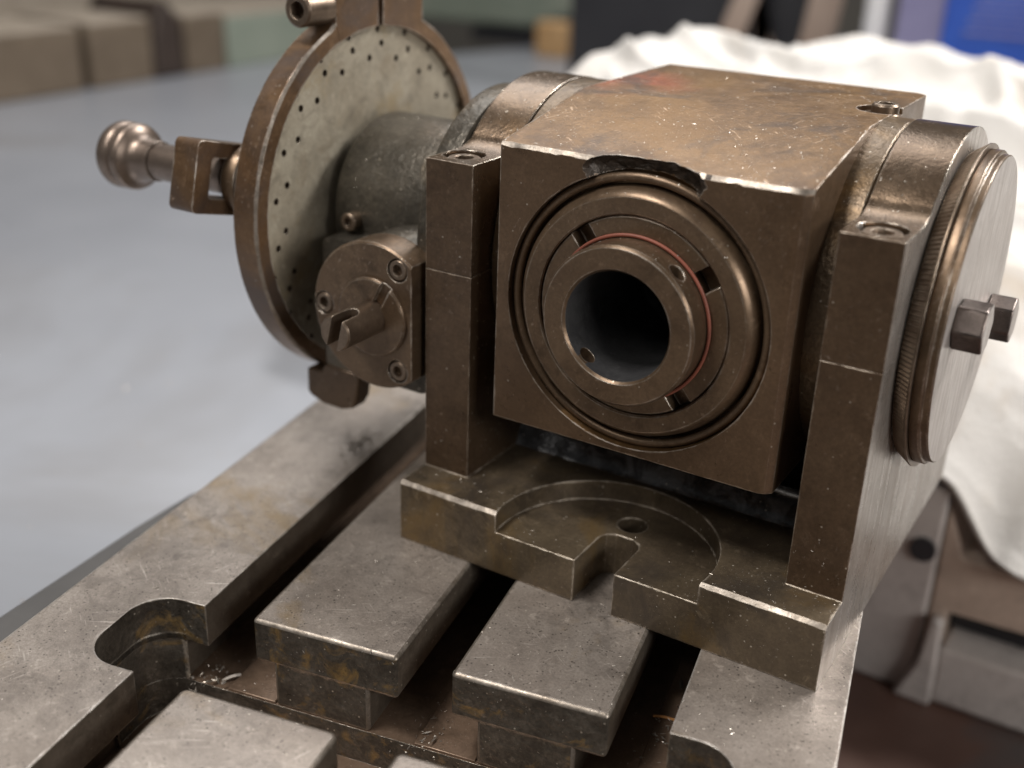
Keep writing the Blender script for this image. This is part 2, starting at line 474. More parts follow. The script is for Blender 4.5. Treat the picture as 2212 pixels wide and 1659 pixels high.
def paint_table(o):
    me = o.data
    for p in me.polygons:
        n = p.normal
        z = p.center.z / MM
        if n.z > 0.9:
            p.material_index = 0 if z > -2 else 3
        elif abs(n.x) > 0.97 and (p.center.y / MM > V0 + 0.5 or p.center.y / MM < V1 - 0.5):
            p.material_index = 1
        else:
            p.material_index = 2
TM = [M['top'], M['slot'], M['rough'], M['floor'], M['edge']]
def table_part(name, lip_or_shade, neck):
    bm = new()
    for pts, z0, z1 in ((neck, -33.4, -14.0), (lip_or_shade, -16.4, 0.0)):
        prism(bm, pts, 'z', z0, z1)
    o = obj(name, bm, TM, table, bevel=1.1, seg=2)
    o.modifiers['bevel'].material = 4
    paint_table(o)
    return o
def rect(u0, u1, v0, v1): return [(u0, v0), (u1, v0), (u1, v1), (u0, v1)]
def crect(u0, u1, v0, v1, r0, r1):
    """rectangle with rounded corners at the v0 end (r0) and the v1 end (r1)"""
    pts = []
    for cx, cy, a, r in ((u1 - r1, v1 - r1, 0, r1), (u0 + r1, v1 - r1, 90, r1), (u0 + r0, v0 + r0, 180, r0), (u1 - r0, v0 + r0, 270, r0)):
        for k in range(5):
            t = RAD(a + 22.5 * k)
            pts.append((cx + r * cos(t), cy + r * sin(t)))
    return pts
table_part('table_rail', left_plan(-41.0), left_plan(-51.4))
table_part('table_rail', right_plan(119.5), right_plan(128.5))
for u0, u1, n0, n1 in ((-22.5, 30.7, -15.3, 20.2), (49.5, 101.0, 58.5, 91.0)):
    table_part('table_rib', crect(u0, u1, V0, VF, 1.5, 1.5), rect(n0, n1, V0 + 0.15, VF))
    table_part('table_rib', crect(u0, u1, VN, V1, 1.5, 2.5), rect(n0, n1, VN, V1 - 0.15))
bm = new()
box(bm, -88.6, 166.7, VN, VF, -62, -33.2)
cc = new()
prism(cc, rrect(UL, UR, V1, V0, 13, 10), 'z', -47, -20)
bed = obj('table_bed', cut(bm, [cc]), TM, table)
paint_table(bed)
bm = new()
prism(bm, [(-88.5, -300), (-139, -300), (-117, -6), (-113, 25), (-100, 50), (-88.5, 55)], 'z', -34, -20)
obj('shade_strip', bm, M['lip_or_shade'], table, bevel=1.5)  # added tapered strip; its dark colour stands for shade beside the table
for u0, u1 in ((-34.5, -15.8), (36.5, 58.0), (107.5, 128.0)):
    bm = new()
    box(bm, u0, u1, V0 + 0.2, VF - 1, -33.6, -32.3)
    obj('floor_step', bm, M['floor'], table, bevel=0.3)
bm = new()
box(bm, -80, 160, VN + 5, VF, -140, -62.2)
obj('table_saddle', bm, M['maroon'], table)

# ------------------------------------------------------------------ dividing head
head = thing('dividing_head', 'brown steel dividing head with hollow spindle, index plate and crank clamped on the table', 'dividing head')
AY, AZ, AR = 85.0, 104.0, 57.4          # trunnion axis
SX, SZ = 80.4, 101.7                    # spindle axis

# base with its two uprights: one casting
bm = new()
sl = []
for k in range(81):
    x = 2.0 * k
    ch = max(0.4, 1.2 + jag(x, 3.0, 0.7))
    hh = max(0.4, 1.2 + jag(x, 8.0, 0.6))
    sl.append([(x, 0, 0.15), (x, 172, 0.15), (x, 172, 24.3), (x, ch, 24.3), (x, 0, 24.3 - hh)])
loft(bm, sl)
c1 = new(); cyl(c1, 'z', (80, 8), 39.3, 16.5, 40, 96)
c2 = new(); prism(c2, [(73.4, -20), (88.6, -20), (88.6, 18.5), (87.3, 21.8), (84.2, 23.4), (77.8, 23.4), (74.7, 21.8), (73.4, 18.5)], 'z', -5, 40)
c3 = new(); cyl(c3, 'z', (79.6, 32.4), 5.4, -5, 40, 32)
c4 = new(); box(c4, 19, 141.4, 60, 118, 4, 60)
un = []
for xa, xb in ((0, 18.9), (141.5, 160)):
    c = new(); prism(c, [(15.8, 20), (154.2, 20), (154.2, 101.95), (15.8, 101.95)], 'x', xa, xb); un.append(c)
o = obj('base_frame', cut(bm, [c1, c2, c3, c4], un), [M['base'], M['side'], M['post'], M['edge']], head, angle=24)
for p in o.data.polygons:
    c = p.center / MM
    n = p.normal
    if n.x > 0.9 and c.x > 159.5:
        p.material_index = 1
    elif c.z > 24.6:
        p.material_index = 2
    elif n.y < -0.3 and n.z > 0.3 and c.y < 4 and c.z > 20:
        p.material_index = 3

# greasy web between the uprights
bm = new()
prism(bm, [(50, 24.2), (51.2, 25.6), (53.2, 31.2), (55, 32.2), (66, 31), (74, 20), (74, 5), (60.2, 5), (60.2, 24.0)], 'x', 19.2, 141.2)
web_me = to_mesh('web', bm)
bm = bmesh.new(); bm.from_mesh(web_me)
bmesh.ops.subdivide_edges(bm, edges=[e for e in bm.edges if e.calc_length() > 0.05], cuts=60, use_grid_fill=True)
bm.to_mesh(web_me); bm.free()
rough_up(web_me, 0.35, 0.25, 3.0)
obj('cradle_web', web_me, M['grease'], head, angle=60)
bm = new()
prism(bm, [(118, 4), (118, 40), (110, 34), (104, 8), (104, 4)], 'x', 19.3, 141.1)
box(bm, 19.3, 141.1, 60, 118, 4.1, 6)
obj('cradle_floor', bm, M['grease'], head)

# uprights and their clamping caps
def cap_profile():
    pts = [(15.8, 102.1), (15.8, 141.0), (36.5, 141.0), (39.4, 141.9)]
    a0 = math.degrees(math.asin((143.2 - AZ) / AR))
    n = 40
    for k in range(n + 1):
        a = RAD(180 - a0 - (180 - 2 * a0) * k / n)
        pts.append((AY + AR * cos(a), AZ + AR * sin(a)))
    pts += [(130.6, 141.9), (133.5, 141.0), (154.2, 141.0), (154.2, 102.1)]
    return pts
CAPX = ((0, 18.9), (141.5, 160))
SCR = ((7.6, 27.6), (151.0, 26.2))
for i, (xa, xb) in enumerate(CAPX):
    bm = new()
    prism(bm, cap_profile(), 'x', xa, xb)
    cu = []
    for sy in (SCR[i][1], 2 * AY - SCR[i][1]):
        c = new(); cyl(c, 'z', (SCR[i][0], sy), 7.4, 133, 150, 40); cu.append(c)
    o = obj('clamp_cap', cut(bm, cu), [M['cap'], M['side'], M['post']], head)
    for p in o.data.polygons:
        if p.normal.x > 0.9 and i == 1:
            p.material_index = 1
        elif p.normal.y < -0.9 and p.center.y < 0.02:
            p.material_index = 2
    for sy in (SCR[i][1], 2 * AY - SCR[i][1]):
        bm = new()
        socket_screw(bm, (SCR[i][0], sy, 132.9), (0, 0, 1), 5.9, 7.2, 6.2, 5)
        obj('cap_screw', bm, M['screw'], head)

# trunnion flanges beside the block
for xa, xb in ((19.2, 30.6), (131.8, 141.2)):
    bm = new()
    lathe(bm, [(0, xa), (AR - 0.9, xa), (AR - 0.3, xa + 0.6), (AR - 0.3, xb - 0.8), (AR - 1.1, xb), (0, xb)], 'x', (AY, AZ), 128)
    obj('trunnion_flange', bm, M['castbrown'], head)

# body block
bm = new()
sl = []
for k in range(52):
    x = 29.9 + (132.5 - 29.9) * k / 51
    fy = 15.2 + max(0, x - 129.9)            # chamfered front right corner
    ry = 143 - max(0, x - 129.3)
    a_ = max(0.4, 1.0 + jag(x, 21.0, 1.1)); b_ = max(0.4, 1.1 + jag(x, 33.0, 1.0))
    sl.append([(x, fy, 53.4), (x, fy, 150.6 - b_), (x, fy + a_, 150.6 + 0.19 * a_), (x, 69, 160.9), (x, ry, 161.2), (x, ry, 53.4)])
loft(bm, sl)
bmesh.ops.recalc_face_normals(bm, faces=bm.faces)
c1 = new(); cyl(c1, 'y', (SX, SZ), 46.0, 5, 27, 128)
c2 = new(); cyl(c2, 'y', (SX, SZ), 30.0, 20, 120, 64)
c3 = new()
bmesh.ops.create_icosphere(c3, subdivisions=5, radius=1.0)
for v in c3.verts:
    p = v.co.copy()
    q = Vector((p.x * 20.5, p.y * 8.0, p.z * 7.4)) + Vector((80.5, 14.2, 146.8))
    q += noise.noise_vector(q * 0.28) * 0.9 + noise.noise_vector(q * 0.9) * 0.35
    v.co = q
c4 = new(); cyl(c4, 'z', (127.5, 100.5), 8.6, 158.8, 170, 40)
me = cut(bm, [c1, c2, c3, c4])
blk = obj('spindle_block', me, [M['block'], M['notch'], M['edge'], M['front']], head, angle=24)
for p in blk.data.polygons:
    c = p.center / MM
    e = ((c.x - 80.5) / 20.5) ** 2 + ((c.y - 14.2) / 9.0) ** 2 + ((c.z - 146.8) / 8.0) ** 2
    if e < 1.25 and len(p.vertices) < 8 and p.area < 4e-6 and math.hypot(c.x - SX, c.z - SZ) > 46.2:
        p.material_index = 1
    elif p.normal.y < -0.3 and 0.3 < p.normal.z < 0.95 and c.y < 21 and c.z > 145:
        p.material_index = 2
    elif (p.normal.y < -0.5 and p.normal.z < 0.3 and c.y < 18) or p.normal.x > 0.5:
        p.material_index = 3

# oil plug on top of the block
bm = new()
lathe(bm, [(0, 158.9), (5.2, 158.9), (5.2, 159.6), (4.6, 160.2), (4.6, 162.6), (3.9, 163.3), (2.6, 163.3), (2.6, 161), (0, 161)], 'z', (128.3, 100.3), 32)
obj('oil_plug', bm, M['screw'], head)

# spindle group, about the y axis
def ylathe(name, prof, mat, seg=128, closed=False, angle=32):
    bm = new()
    lathe(bm, prof, 'y', (SX, SZ), seg, closed)
    return obj(name, bm, mat, head, angle=angle)
def circ(r, rc, hc, n=14):
    return [(rc + r * cos(2 * pi * k / n), hc + r * sin(2 * pi * k / n)) for k in range(n)]
ylathe('seal_ring', circ(1.5, 44.2, 18.6), M['spindle'], closed=True, angle=60)
ylathe('spindle_flange', [(33.2, 20), (33.2, 14.6), (33.7, 14.1), (38.8, 13.9), (39.6, 14.4), (41.0, 16.5), (41.9, 19.5), (42.0, 26.9), (33.2, 26.9)], M['spindle'], closed=True)
bm = new()
lathe(bm, [(26.5, 25), (26.5, 14.9), (32.5, 14.9), (33.0, 15.4), (33.0, 25)], 'y', (SX, SZ), 128, True)
cu = []
for a in (36, 128):
    c = new()
    box(c, -60, 60, 5, 20.5, -3.6, 3.6)
    bmesh.ops.rotate(c, verts=c.verts, matrix=Matrix.Rotation(-RAD(a), 3, 'Y'))
    bmesh.ops.translate(c, verts=c.verts, vec=(SX, 0, SZ))
    cu.append(c)
obj('slotted_collar', cut(bm, cu), M['spindle'], head)
ylathe('red_gasket', circ(0.6, 27.0, 14.0, 10), M['red'], closed=True, angle=70)
bm = new()
lathe(bm, [(26.2, 60), (26.2, 4.6), (25.4, 3.6), (18.8, 3.6), (18.0, 4.6), (17.9, 60)], 'y', (SX, SZ), 128, True)
c = new()
cyl(c, 'x', (9.0, 0), 3.0, -60, 60, 32)
bmesh.ops.rotate(c, verts=c.verts, matrix=Matrix.Rotation(-RAD(50), 3, 'Y'))
bmesh.ops.translate(c, verts=c.verts, vec=(SX, 0, SZ))
nose = obj('spindle_nose', cut(bm, [c]), [M['spindle'], M['bore']], head)
for p in nose.data.polygons:
    c = p.center / MM
    if math.hypot(c.x - SX, c.z - SZ) < 18.05 and c.y > 6:
        p.material_index = 1
bm = new()
lathe(bm, [(17.9, 60), (16.5, 62), (16.5, 100), (0, 100)], 'y', (SX, SZ), 64)
obj('spindle_bore', bm, M['bore'], head)

# graduated ring and end cover on the right
EY, EZ = 83.8, 103.2
bm = new()
NG = 210
rings = []
for prof_r, x in ((50.6, 160.3), (51.2, 161.0), (53.6, 164.6)):
    ring = []
    for k in range(NG * 2):
        a = pi * k / NG
        rr = prof_r - (0.75 if k % 2 and x > 160.5 else 0)
        ring.append(bm.verts.new((x, EY + rr * cos(a), EZ + rr * sin(a))))
    rings.append(ring)
for prof_r, x in ((53.9, 164.9), (53.9, 165.5), (50.0, 165.6)):
    rings.append([bm.verts.new((x, EY + prof_r * cos(pi * k / NG), EZ + prof_r * sin(pi * k / NG))) for k in range(NG * 2)])
for a, b in zip(rings, rings[1:]):
    for k in range(NG * 2):
        j = (k + 1) % (NG * 2)
        bm.faces.new((a[k], a[j], b[j], b[k]))
bm.faces.new(rings[-1]); bm.faces.new(rings[0])
obj('graduated_ring', bm, M['screw'], head, angle=25)
bm = new()
lathe(bm, [(0, 165.7), (52.0, 165.7), (52.2, 166.1), (52.2, 168.6), (51.9, 168.9), (51.0, 169.1), (51.0, 171.0), (50.6, 171.4), (0, 171.4)], 'x', (EY, EZ), 144)
cov = obj('end_cover', bm, [M['spindle'], M['bright']], head)
for p in cov.data.polygons:
    if p.normal.x > 0.9 and p.center.x > 0.1713:
        p.material_index = 1
for by, bz, ph in ((51.0, 109.5, 4), (112.5, 93.5, 20)):
    bm = new()
    R = 8.1
    hexa = lambda r: [(by + r * cos(RAD(180 + ph + 60 * k)), bz + r * sin(RAD(180 + ph + 60 * k))) for k in range(6)]
    prism(bm, hexa(R), 'x', 171.45, 180.6)
    o = obj('cover_bolt', bm, [M['bluescrew'], M['bright']], head, bevel=0.7)
    for p in o.data.polygons:
        if p.normal.x > 0.9:
            p.material_index = 1

# worm housing on the left
HY, HZ = 75.3, 105.0
bm = new()
lathe(bm, [(0, -62), (33.2, -62), (34.6, -61.2), (35.2, -59.8), (35.2, -13), (37.5, -11), (41, -10.4), (50.8, -10.2), (51.8, -9.4), (52.2, -8.4), (52.2, -0.4), (0, -0.4)], 'x', (HY, HZ), 128)
prism(bm, rrect(-57.5, -8, 46, 100, 3, 4), 'y', 28.2, 100)
lathe(bm, [(0, 23.8), (27.0, 23.8), (27.4, 24.5), (27.4, 60), (0, 60)], 'y', (-20, 80.6), 64)
obj('worm_housing', bm, M['cast'], head)
bm = new()
prism(bm, [(-67.6, 43), (-67.8, 32.5), (-66, 31), (-60, 28.8), (-50, 28.6), (-44.5, 30.6), (-42.2, 34.5), (-40.5, 46), (-58, 47), (-60, 43.2)], 'y', 27.6, 36)
obj('stop_lug', bm, M['post'], head, bevel=0.8)
bm = new()
socket_screw(bm, (-51, 45, 104.8), (0, -1, 0), 3.6, 9.5, 3.4, 2.5)
obj('housing_screw', bm, M['screw'], head)

# worm shaft flange
FX, FZ = -20.0, 80.8
bm = new()
lathe(bm, [(0, 23.7), (27.8, 23.7), (27.8, 11.7), (27.1, 11.0), (0, 11.0)], 'y', (FX, FZ), 112)
c = new(); box(c, -2.9, 60, 0, 40, 30, 140)
cs = [c]
SCW = [(-8.9, 100.4), (-43.0, 81.2), (-9.2, 61.6)]
for x, z in SCW:
    c = new(); cyl(c, 'y', (x, z), 4.4, 5, 14, 32); cs.append(c)
obj('shaft_flange', cut(bm, cs), M['spindle'], head)
for x, z in SCW:
    bm = new(); socket_screw(bm, (x, 14, z), (0, -1, 0), 3.9, 3.0, 3.9, 2.6)
    obj('flange_screw', bm, M['screw'], head)
bm = new()
lathe(bm, [(0, 11.5), (15.0, 11.5), (15.0, 9.9), (14.4, 9.3), (0, 9.3)], 'y', (FX, FZ), 80)
c = new(); box(c, 4, 20, 5, 10.9, -2.1, 2.1)
bmesh.ops.rotate(c, verts=c.verts, matrix=Matrix.Rotation(-RAD(62), 3, 'Y'))
bmesh.ops.translate(c, verts=c.verts, vec=(FX, 0, FZ))
obj('flange_boss', cut(bm, [c]), M['spindle'], head)
bm = new()
lathe(bm, [(0, 12), (6.5, 12), (6.5, -10.2), (5.9, -10.9), (0, -10.9)], 'y', (FX, FZ), 48)
c = new()
prism(c, [(-2.3, -20), (2.3, -20), (2.3, -2.2), (1.4, -0.6), (0, 0), (-1.4, -0.6), (-2.3, -2.2)], 'z', -20, 20)
bmesh.ops.rotate(c, verts=c.verts, matrix=Matrix.Rotation(RAD(14), 3, 'Y'))
bmesh.ops.translate(c, verts=c.verts, vec=(FX, 0, FZ))
obj('worm_shaft', cut(bm, [c]), M['screw'], head)

# index plate with three circles of holes, in its split clamp ring
bm = new()
lathe(bm, [(0, -75), (68.4, -75), (68.4, -68.0), (0, -68.0)], 'x', (HY, HZ), 144)
c = new()
for rad, n, a0 in ((66.6, 23, 25.2), (61.0, 21, 34.0), (55.8, 20, 39.0)):
    for k in range(n):
        a = RAD(a0 + 360.0 * k / n)
        lathe(c, [(0, -73), (1.38, -73), (1.38, -60), (0, -60)], 'x', (HY + rad * cos(a), HZ + rad * sin(a)), 12)
me = cut(bm, [c])
pl = obj('index_plate', me, [M['plate'], M['screw']], head)
for p in pl.data.polygons:
    if p.center.x < -0.0681 and p.center.x > -0.0745 and math.hypot(p.center.y / MM - HY, p.center.z / MM - HZ) < 68.2:
        p.material_index = 1
ro, ri = 74.5, 68.0
def ear(a):
    ca, sa = cos(a), sin(a)
    if sa < 0.5:
        return ro
    side = (105 - HY) / ca if ca > 1e-4 else ((49.3 - HY) / ca if ca < -1e-4 else 1e9)
    return max(ro, min(side, 94.0 / sa))
angs = [87.55, 80, 75, atan2(94, 105 - HY) * 180 / pi, 70, 68, 66.6]
angs += [66.4 - (66.4 + 249.9) * k / 120 for k in range(121)]
angs += [a - 360 for a in (110.3, 108, 106.5, atan2(94, 49.3 - HY) * 180 / pi, 100, 95, 90.1)]
bm = new()
sec = []
for a in angs:
    a = RAD(a)
    r_ = ear(a)
    sec.append([bm.verts.new((x, HY + r * cos(a), HZ + r * sin(a))) for x, r in ((-65.5, ri), (-65.5, r_ - 0.9 - jag(a * 74, 41.0, 0.5)), (-66.4 - jag(a * 74, 47.0, 0.5), r_), (-76.5, r_), (-76.5, ri))])
for a, b in zip(sec, sec[1:]):
    for k in range(5):
        j = (k + 1) % 5
        bm.faces.new((a[k], a[j], b[j], b[k]))
bm.faces.new(sec[0]); bm.faces.new(sec[-1])
o = obj('clamp_ring', bm, [M['ring'], M['edge']], head, angle=22)
for p in o.data.polygons:
    if 0.3 < p.normal.x < 0.93:
        p.material_index = 1
bm = new()
socket_screw(bm, (-71, 49.2, 181.2), (0, -1, 0), 6.2, 15, 6.0, 5, ch=0.8)
obj('clamp_screw', bm, M['screw'], head)

# crank with pull handle
AA = RAD(166)
d = Vector((0, cos(AA), sin(AA))); e = Vector((0, -sin(AA), cos(AA)))
bm = new()
prism(bm, rrect(20, 88.5, -13.2, 13.2, 2.5, 4), 'x', -94, -82.5)
c = new(); prism(c, rrect(30, 81, -7.4, 7.4, 1.5, 4), 'x', -100, -70)
FR = Matrix(((1, 0, 0), (0, d.y, e.y), (0, d.z, e.z)))
for q in (bm, c):
    for v in q.verts:
        v.co = FR @ v.co + Vector((0, HY, HZ))
if FR.determinant() < 0:
    for q in (bm, c):
        bmesh.ops.reverse_faces(q, faces=q.faces)
obj('crank_arm', cut(bm, [c]), M['ring'], head)
PY, PZ = 15.0, 120.6
bm = new()
lathe(bm, [(0, -84), (12.2, -84), (13.0, -83), (13.0, -79.5), (12.0, -77.6), (0, -77.6)], 'x', (PY, PZ), 64)
obj('crank_boss', bm, M['spindle'], head)
bm = new()
lathe(bm, [(0, -90), (7.2, -90), (7.2, -128.0), (0, -128.0)], 'x', (PY, PZ), 48)
rod = obj('pull_rod', bm, M['handle'], head)
bm = new()
lathe(bm, [(0, -128.2), (7.6, -128.2), (8.0, -128.6), (8.4, -134.0), (9.0, -136.5), (10.6, -138.3), (12.3, -139.2), (12.7, -139.6), (13.2, -140.8), (13.2, -142.6), (12.8, -143.8),
           (12.0, -144.4), (12.7, -145.0), (13.3, -146.4), (13.3, -149.2), (12.5, -151.0), (9, -151.8), (0, -152.0)], 'x', (PY, PZ), 64)
obj('pull_knob', bm, M['handle'], head, angle=40)

# ------------------------------------------------------------------ surroundings
def T(u, v): return (u * cos(TH) - v * sin(TH), u * sin(TH) + v * cos(TH))
def slab(name, pts, z0, z1, mat):
    bm = new(); prism(bm, pts, 'z', z0, z1)
    return obj(name, bm, mat)
a, b = T(-10, -320), T(-10, 500)
tag(slab('bench_top', [a, b, (-100, 2300), (-745, 2275), (-985, 1445), (-1700, 1440), (-1700, -700), (-200, -700)], -84, -70, M['bench']), kind='structure')
tag(slab('floor', [(-10, -900), (900, -900), (900, 3200), (-10, 3200)], -175, -165, M['maroon']), kind='structure')
bm = new(); box(bm, -3200, 2600, 3300, 3340, -400, 1800)
tag(obj('shop_wall', bm, M['wall']), kind='structure')
bm = new(); box(bm, -3200, -3150, -1000, 3290, -400, 1800)
tag(obj('shop_wall', bm, M['wall']), kind='structure')

# cloth heap over a machine
NX, NY = 300, 230
X0, X1, Y0, Y1 = -236, 420, 236, 720
bm = new()
def sm(a, b, t):
    t = max(0, min(1, (t - a) / (b - a)))
    return t * t * (3 - 2 * t)
def ridge(x, y, k, p):
    return (1 - min(1, abs(noise.noise(Vector((x, y, k)))) * 2.2)) ** p
grid = []
for i in range(NX):
    row = []
    for j in range(NY):
        u = i / (NX - 1); v = j / (NY - 1)
        x = X0 + (X1 - X0) * u
        y = Y0 + (Y1 - Y0) * v ** 1.15
        p = Vector((x, y, 0))
        crest = 99 + 8 * sin((x + 120) / 95) + 12 * noise.noise(Vector((x / 90, 3, 1)))
        crest *= sm(-250, -175, x + 22 * noise.noise(Vector((y / 60, 7, 2))))
        front = sm(225, 500, y)
        hem = -36 - 44 * sm(146, 186, x) + 8 * noise.noise(Vector((x / 40, 0, 4)))
        back = sm(720, 560, y) * 0.75 + 0.25
        z = hem + (crest * back - hem) * (front ** 0.62)
        wv = p + 34 * noise.noise_vector(p / 95) + 8 * noise.noise_vector(p / 35)
        amp = 0.3 + 0.7 * sm(236, 300, y)
        z += amp * (17 * ridge(wv.x / 170, wv.y / 62, 0.3, 1.4) + 9 * ridge(wv.x / 80 + wv.y / 160, wv.y / 44, 5.3, 1.7) + 2.6 * ridge(wv.x / 44, wv.y / 26, 2.3, 2.0))
        z += 0.7 * noise.noise(p / 9) + 10 * noise.noise(Vector((x / 130, y / 130, 9)))
        dy = 9 * noise.noise(Vector((x / 30, 11, 2))) * (1 - front)
        row.append(bm.verts.new((x, y + dy, z)))
    grid.append(row)
for i in range(NX - 1):
    for j in range(NY - 1):
        bm.faces.new((grid[i][j], grid[i + 1][j], grid[i + 1][j + 1], grid[i][j + 1]))
cl = obj('rag', bm, M['cloth'], angle=180)
md = cl.modifiers.new('thick', 'SOLIDIFY'); md.thickness = 0.003
tag(cl, 'big crumpled white cotton rag heaped behind the dividing head', 'rag')

mb = thing('machine_stand', 'blurred grey and tan metal machine stand under the hanging rag', 'machine stand', (0, 0, 0))
bm = new(); box(bm, 60, 156, 244, 262, -164.8, -42)
obj('front_panel', bm, M['panel'], mb, bevel=2)
bm = new(); prism(bm, [(156.5, -164.6), (166, -164.6), (166, -112), (420, -104), (420, -86), (168, -78), (156.5, -50)], 'y', 246, 420)
obj('side_panel', bm, M['tanpanel'], mb, bevel=2)
bm = new(); box(bm, 166.5, 420, 262, 400, -128, -113)
obj('dark_slot', bm, M['dark'], mb)
bm = new(); prism(bm, [(166.5, -164.5), (420, -164.5), (420, -124), (166.5, -130)], 'y', 240, 400)
obj('lower_panel', bm, M['panel'], mb, bevel=3)
bm = new(); prism(bm, [(148, -164.7), (168, -164.7), (166, -112), (160, -112), (157, -140)], 'y', 236, 243.8)
obj('corner_brace', bm, M['panel'], mb, bevel=2)
bm = new(); cyl(bm, 'y', (148.5, -78), 6.5, 241.5, 243.9, 24)
obj('dark_hole_disc', bm, M['dark'], mb)  # raised black disc added in place of a dark hole in the panel

# blocks along the far edge of the bench
def wooden(name, label, cat, y0, y1, zt, x0=-1300, x1=-1148, zb=-69.8, grp=None, body='wood', top='woodtop'):
    t = thing(name, label, cat, (0, 0, 0), 0, grp)
    bm = new(); box(bm, x0, x1, y0, y1, zb, zt)
    obj('block_body', bm, M[body], t, bevel=3)
    bm = new(); box(bm, x0 + 2, x1 - 2, y0 + 2, y1 - 2, zt + 0.1, zt + 5)
    obj('block_top', bm, M[top], t, bevel=2)
    return t
g = 'wooden blocks along the far edge of the bench'
wooden('wooden_block', 'long brown wooden block at the far left end of the bench', 'wooden block', 430, 797, 14, grp=g)
wooden('wooden_block', 'brown wooden block just left of the dark rounded pouch', 'wooden block', 812, 925, 16, grp=g)
wooden('wooden_block', 'small brown wooden block just right of the dark rounded pouch', 'wooden block', 992, 1075, 14, grp=g)
wooden('grey_case', 'grey green case at the bench edge behind the index plate', 'case', 1080, 1420, 8, body='sage', top='woodtop')
bm = new()
prism(bm, [(928, -69.8), (932, 5), (944, 32), (957, 44), (970, 30), (984, 8), (989, -69.8)], 'x', -1300, -1146)
tag(obj('pouch', bm, M['darkbrown'], bevel=6, seg=3), 'dark brown rounded pouch standing between two wooden blocks', 'pouch')
bm = new()
box(bm, -1700, -1420, 380, 1500, -69, 95)
bm2 = bm
tag(obj('pale_carton', bm2, M['woodtop'], bevel=4), 'long pale beige carton behind the row of wooden blocks', 'carton')

mm_ = thing('green_machine', 'blurred sage green machine part beyond the bench, left of the orange card', 'machine')
bm = new(); prism(bm, [(-1250, -42), (-925, -34), (-835, -4), (-826, 60), (-826, 190), (-1250, 190)], 'y', 1640, 1760)
obj('green_body', bm, M['sage'], mm_, bevel=10, seg=3)
bm = new(); box(bm, -1060, -905, 1650, 1740, -69.5, -43)
obj('dark_base', bm, M['dark'], mm_, bevel=3)
bm = new(); box(bm, -862, -804, 1560, 1600, -69.5, -10)
tag(obj('orange_card', bm, M['orange'], bevel=4), 'small orange tan card block beside the black panel', 'card')
bm = new(); prism(bm, [(-612, 1230), (-250, 1230), (-250, 1262), (-612, 1262)], 'z', -165, 190)
tag(obj('black_panel', bm, M['dark'], bevel=4), 'large black panel standing behind the white rag', 'panel')
st = thing('tan_stand', 'tan folded card stand in front of the black panel', 'stand')
for x0, x1, x2, x3 in ((-372, -338, -330, -300), (-322, -290, -334, -364)):
    bm = new(); prism(bm, [(x0, 30), (x1, 30), (x3, 150), (x2, 150)], 'y', 1190 if x0 < -350 else 1201, 1200 if x0 < -350 else 1211)
    obj('leg', bm, M['tan'], st, bevel=2)
bm = new(); cyl(bm, 'z', (-143, 1120), 14, -60, 210, 32)
tag(obj('white_tube', bm, M['white'], bevel=1), 'white plastic tube standing behind the rag', 'tube')
bm = new(); prism(bm, [(-262, 20), (-222, 20), (-205, 190), (-240, 190)], 'y', 1200, 1222)
tag(obj('tan_card', bm, M['tan'], bevel=2), 'leaning tan card strip left of the white tube', 'card')
bx = thing('blue_box', 'bright blue carton with pale lilac side at the top right corner', 'box')
bm = new(); box(bm, -64, 140, 1100, 1160, -60, 240)
obj('box_front', bm, M['blue'], bx, bevel=2)
bm = new(); box(bm, -116, -64.3, 1102, 1158, -60, 235)
obj('box_side', bm, M['lilac'], bx, bevel=2)
bm = new()
for k in range(4): box(bm, -40 + 3 * k, 110, 1098.4, 1099.9, 84 + 13 * k, 87 + 13 * k)
obj('pale_bands', bm, M['lilac'], bx)

# ------------------------------------------------------------------ swarf
bpy.context.view_layer.update()
dg = bpy.context.evaluated_depsgraph_get()
bm = new()
rnd = random.Random(11)
def flake(pt, nrm, s, long=1.0):
    q = Vector((0, 0, 1)).rotation_difference(nrm).to_matrix() @ Matrix.Rotation(rnd.uniform(0, 6.28), 3, 'Z')
    k = rnd.choice((3, 4, 4, 5))
    pts = []
    for i in range(k):
        a = 2 * pi * i / k + rnd.uniform(-0.3, 0.3)
        pts.append(bm.verts.new(pt + q @ Vector((cos(a) * s * long * rnd.uniform(0.6, 1.1), sin(a) * s * rnd.uniform(0.5, 1.0), s * rnd.uniform(0.05, 0.45)))))
    ap = bm.verts.new(pt + q @ Vector((0, 0, s * rnd.uniform(0.5, 0.9))))
    for i in range(k):
        bm.faces.new((pts[i], pts[(i + 1) % k], ap))
def drop(n, x0, x1, y0, y1, s0, s1, dirv=(0, 0, -1), frame=False):
    dv = Vector(dirv).normalized()
    for _ in range(n):
        x, y = rnd.uniform(x0, x1), rnd.uniform(y0, y1)
        if frame:
            x, y = T(x, y)
        o = Vector((x, y, 10)) * MM - dv * 0.4
        hit, loc, nr, idx, ob, mx = SC.ray_cast(dg, o, dv)
        if not hit:
            continue
        top = ob.parent or ob
        if top.name not in ('milling_table', 'dividing_head'):
            continue
        if ob.name.startswith(('spindle_bore', 'index_plate', 'pull', 'crank')):
            continue
        s = s0 * (s1 / s0) ** (rnd.random() ** 2.2)
        flake(loc / MM, nr, s, rnd.choice((1, 1, 1.4, 2.6, 4.0)))
drop(3600, -85, 165, -190, 260, 0.08, 0.30, frame=True)
drop(900, -64, 142, -110, -40, 0.10, 0.45, frame=True)
drop(900, 0, 160, 0, 60, 0.08, 0.26)
drop(1000, 28, 134, 14, 140, 0.06, 0.17)
drop(600, -62, 20, 10, 120, 0.08, 0.24)
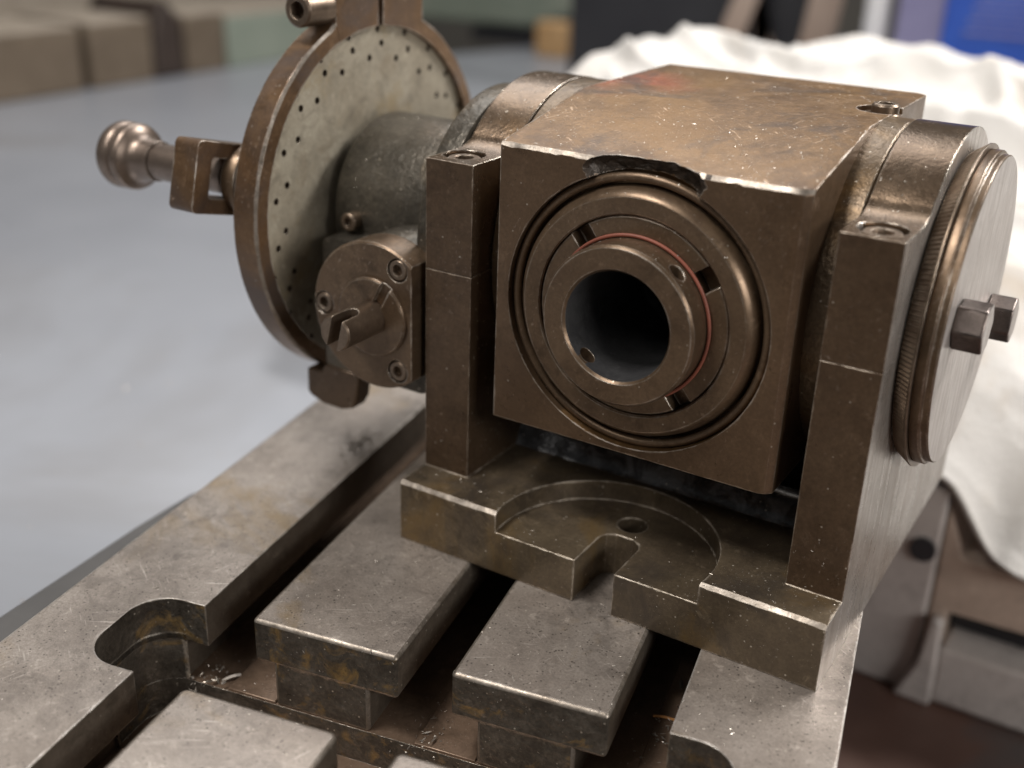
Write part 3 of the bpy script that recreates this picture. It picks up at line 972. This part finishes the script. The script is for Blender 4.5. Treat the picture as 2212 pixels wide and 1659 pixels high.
drop(900, -40, 200, -40, 60, 0.07, 0.18, dirv=(0.0, 0.8, -0.6))
drop(1500, -90, 200, -160, -20, 0.08, 0.24, dirv=(-0.15, 0.8, -0.6))
for cu_, cv_, n_ in ((-33, -126, 90), (-33, 42, 60), (-30, 80, 60), (-44, -62, 40), (112, -30, 30), (40, -62, 30)):
    for _ in range(n_):
        u, v = rnd.gauss(cu_, 3.0), rnd.gauss(cv_, 7)
        x, y = T(u, v)
        flake(Vector((x, y, -32.2 + rnd.uniform(0, 1.5))), Vector((rnd.gauss(0, .4), rnd.gauss(0, .4), 1)).normalized(), rnd.uniform(0.2, 0.8), rnd.choice((1, 2, 3)))
chips = obj('metal_chips', bm, M['chip'], angle=20)
tag(chips, 'tiny bright metal chips sprinkled over table and dividing head', 'metal chips', kind='stuff')

bm = new()
for _ in range(90):
    u, v = rnd.uniform(-520, -150), rnd.uniform(-60, 520)
    x, y = T(u, v)
    flake(Vector((x, y, -69.95)), Vector((0, 0, 1)), rnd.uniform(0.4, 1.5), rnd.choice((1, 1.5)))
tag(obj('bench_dust', bm, M['chip'], angle=20), 'scattered pale specks of swarf on the grey bench', 'specks', kind='stuff')
bm = new()
for _ in range(150):
    u, v = rnd.gauss(-50, 3.6), rnd.gauss(64, 7)
    x, y = T(u, v)
    flake(Vector((x, y, rnd.uniform(0.0, 1.8))), Vector((rnd.gauss(0, .5), rnd.gauss(0, .5), 1)).normalized(), rnd.uniform(0.2, 0.9), rnd.choice((1, 2, 2.5)))
pile_bm = bm
pile = obj('chip_pile', bm, M['dullchip'], angle=20)
tag(pile, 'small pile of silvery swarf on the table rail under the shaft flange', 'swarf', kind='stuff')

def shaving(name, label, cat, pt, mat, length, width, rot, curl=1.2, h=0.6):
    bm = new()
    n = 9
    prev = None
    for i in range(n):
        t = i / (n - 1) - 0.5
        px, pz = length * t, h + curl * (0.25 - t * t) * 2
        wd = width * (1 - 1.4 * t * t)
        ring = [bm.verts.new((px, -wd, pz)), bm.verts.new((px, wd, pz + 0.2)), bm.verts.new((px, 0, pz + 0.7))]
        if prev:
            for a_, b_ in ((0, 1), (1, 2), (2, 0)):
                bm.faces.new((prev[a_], prev[b_], ring[b_], ring[a_]))
        else:
            bm.faces.new(ring)
        prev = ring
    bm.faces.new(prev)
    o = obj(name, bm, mat)
    o.location = Vector(pt) * MM
    o.rotation_euler = (0, 0, rot)
    tag(o, label, cat)
    return o
x, y = T(-36.5, -61)
shaving('metal_shaving', 'pale curled shaving lying on the left slot floor', 'shaving', (x, y, -33), M['chip'], 7, 0.6, 1.1)
x, y = T(110, -22)
shaving('wood_splinter', 'small orange splinter lying in the right hand T-slot', 'splinter', (x, y, -33), M['splinter'], 8, 0.5, 0.3)
x, y = T(111, -2)
shaving('metal_shaving', 'grey curled shaving lying deep in the right T-slot near the base', 'shaving', (x, y, -33), M['chip'], 5, 0.7, 2.0)
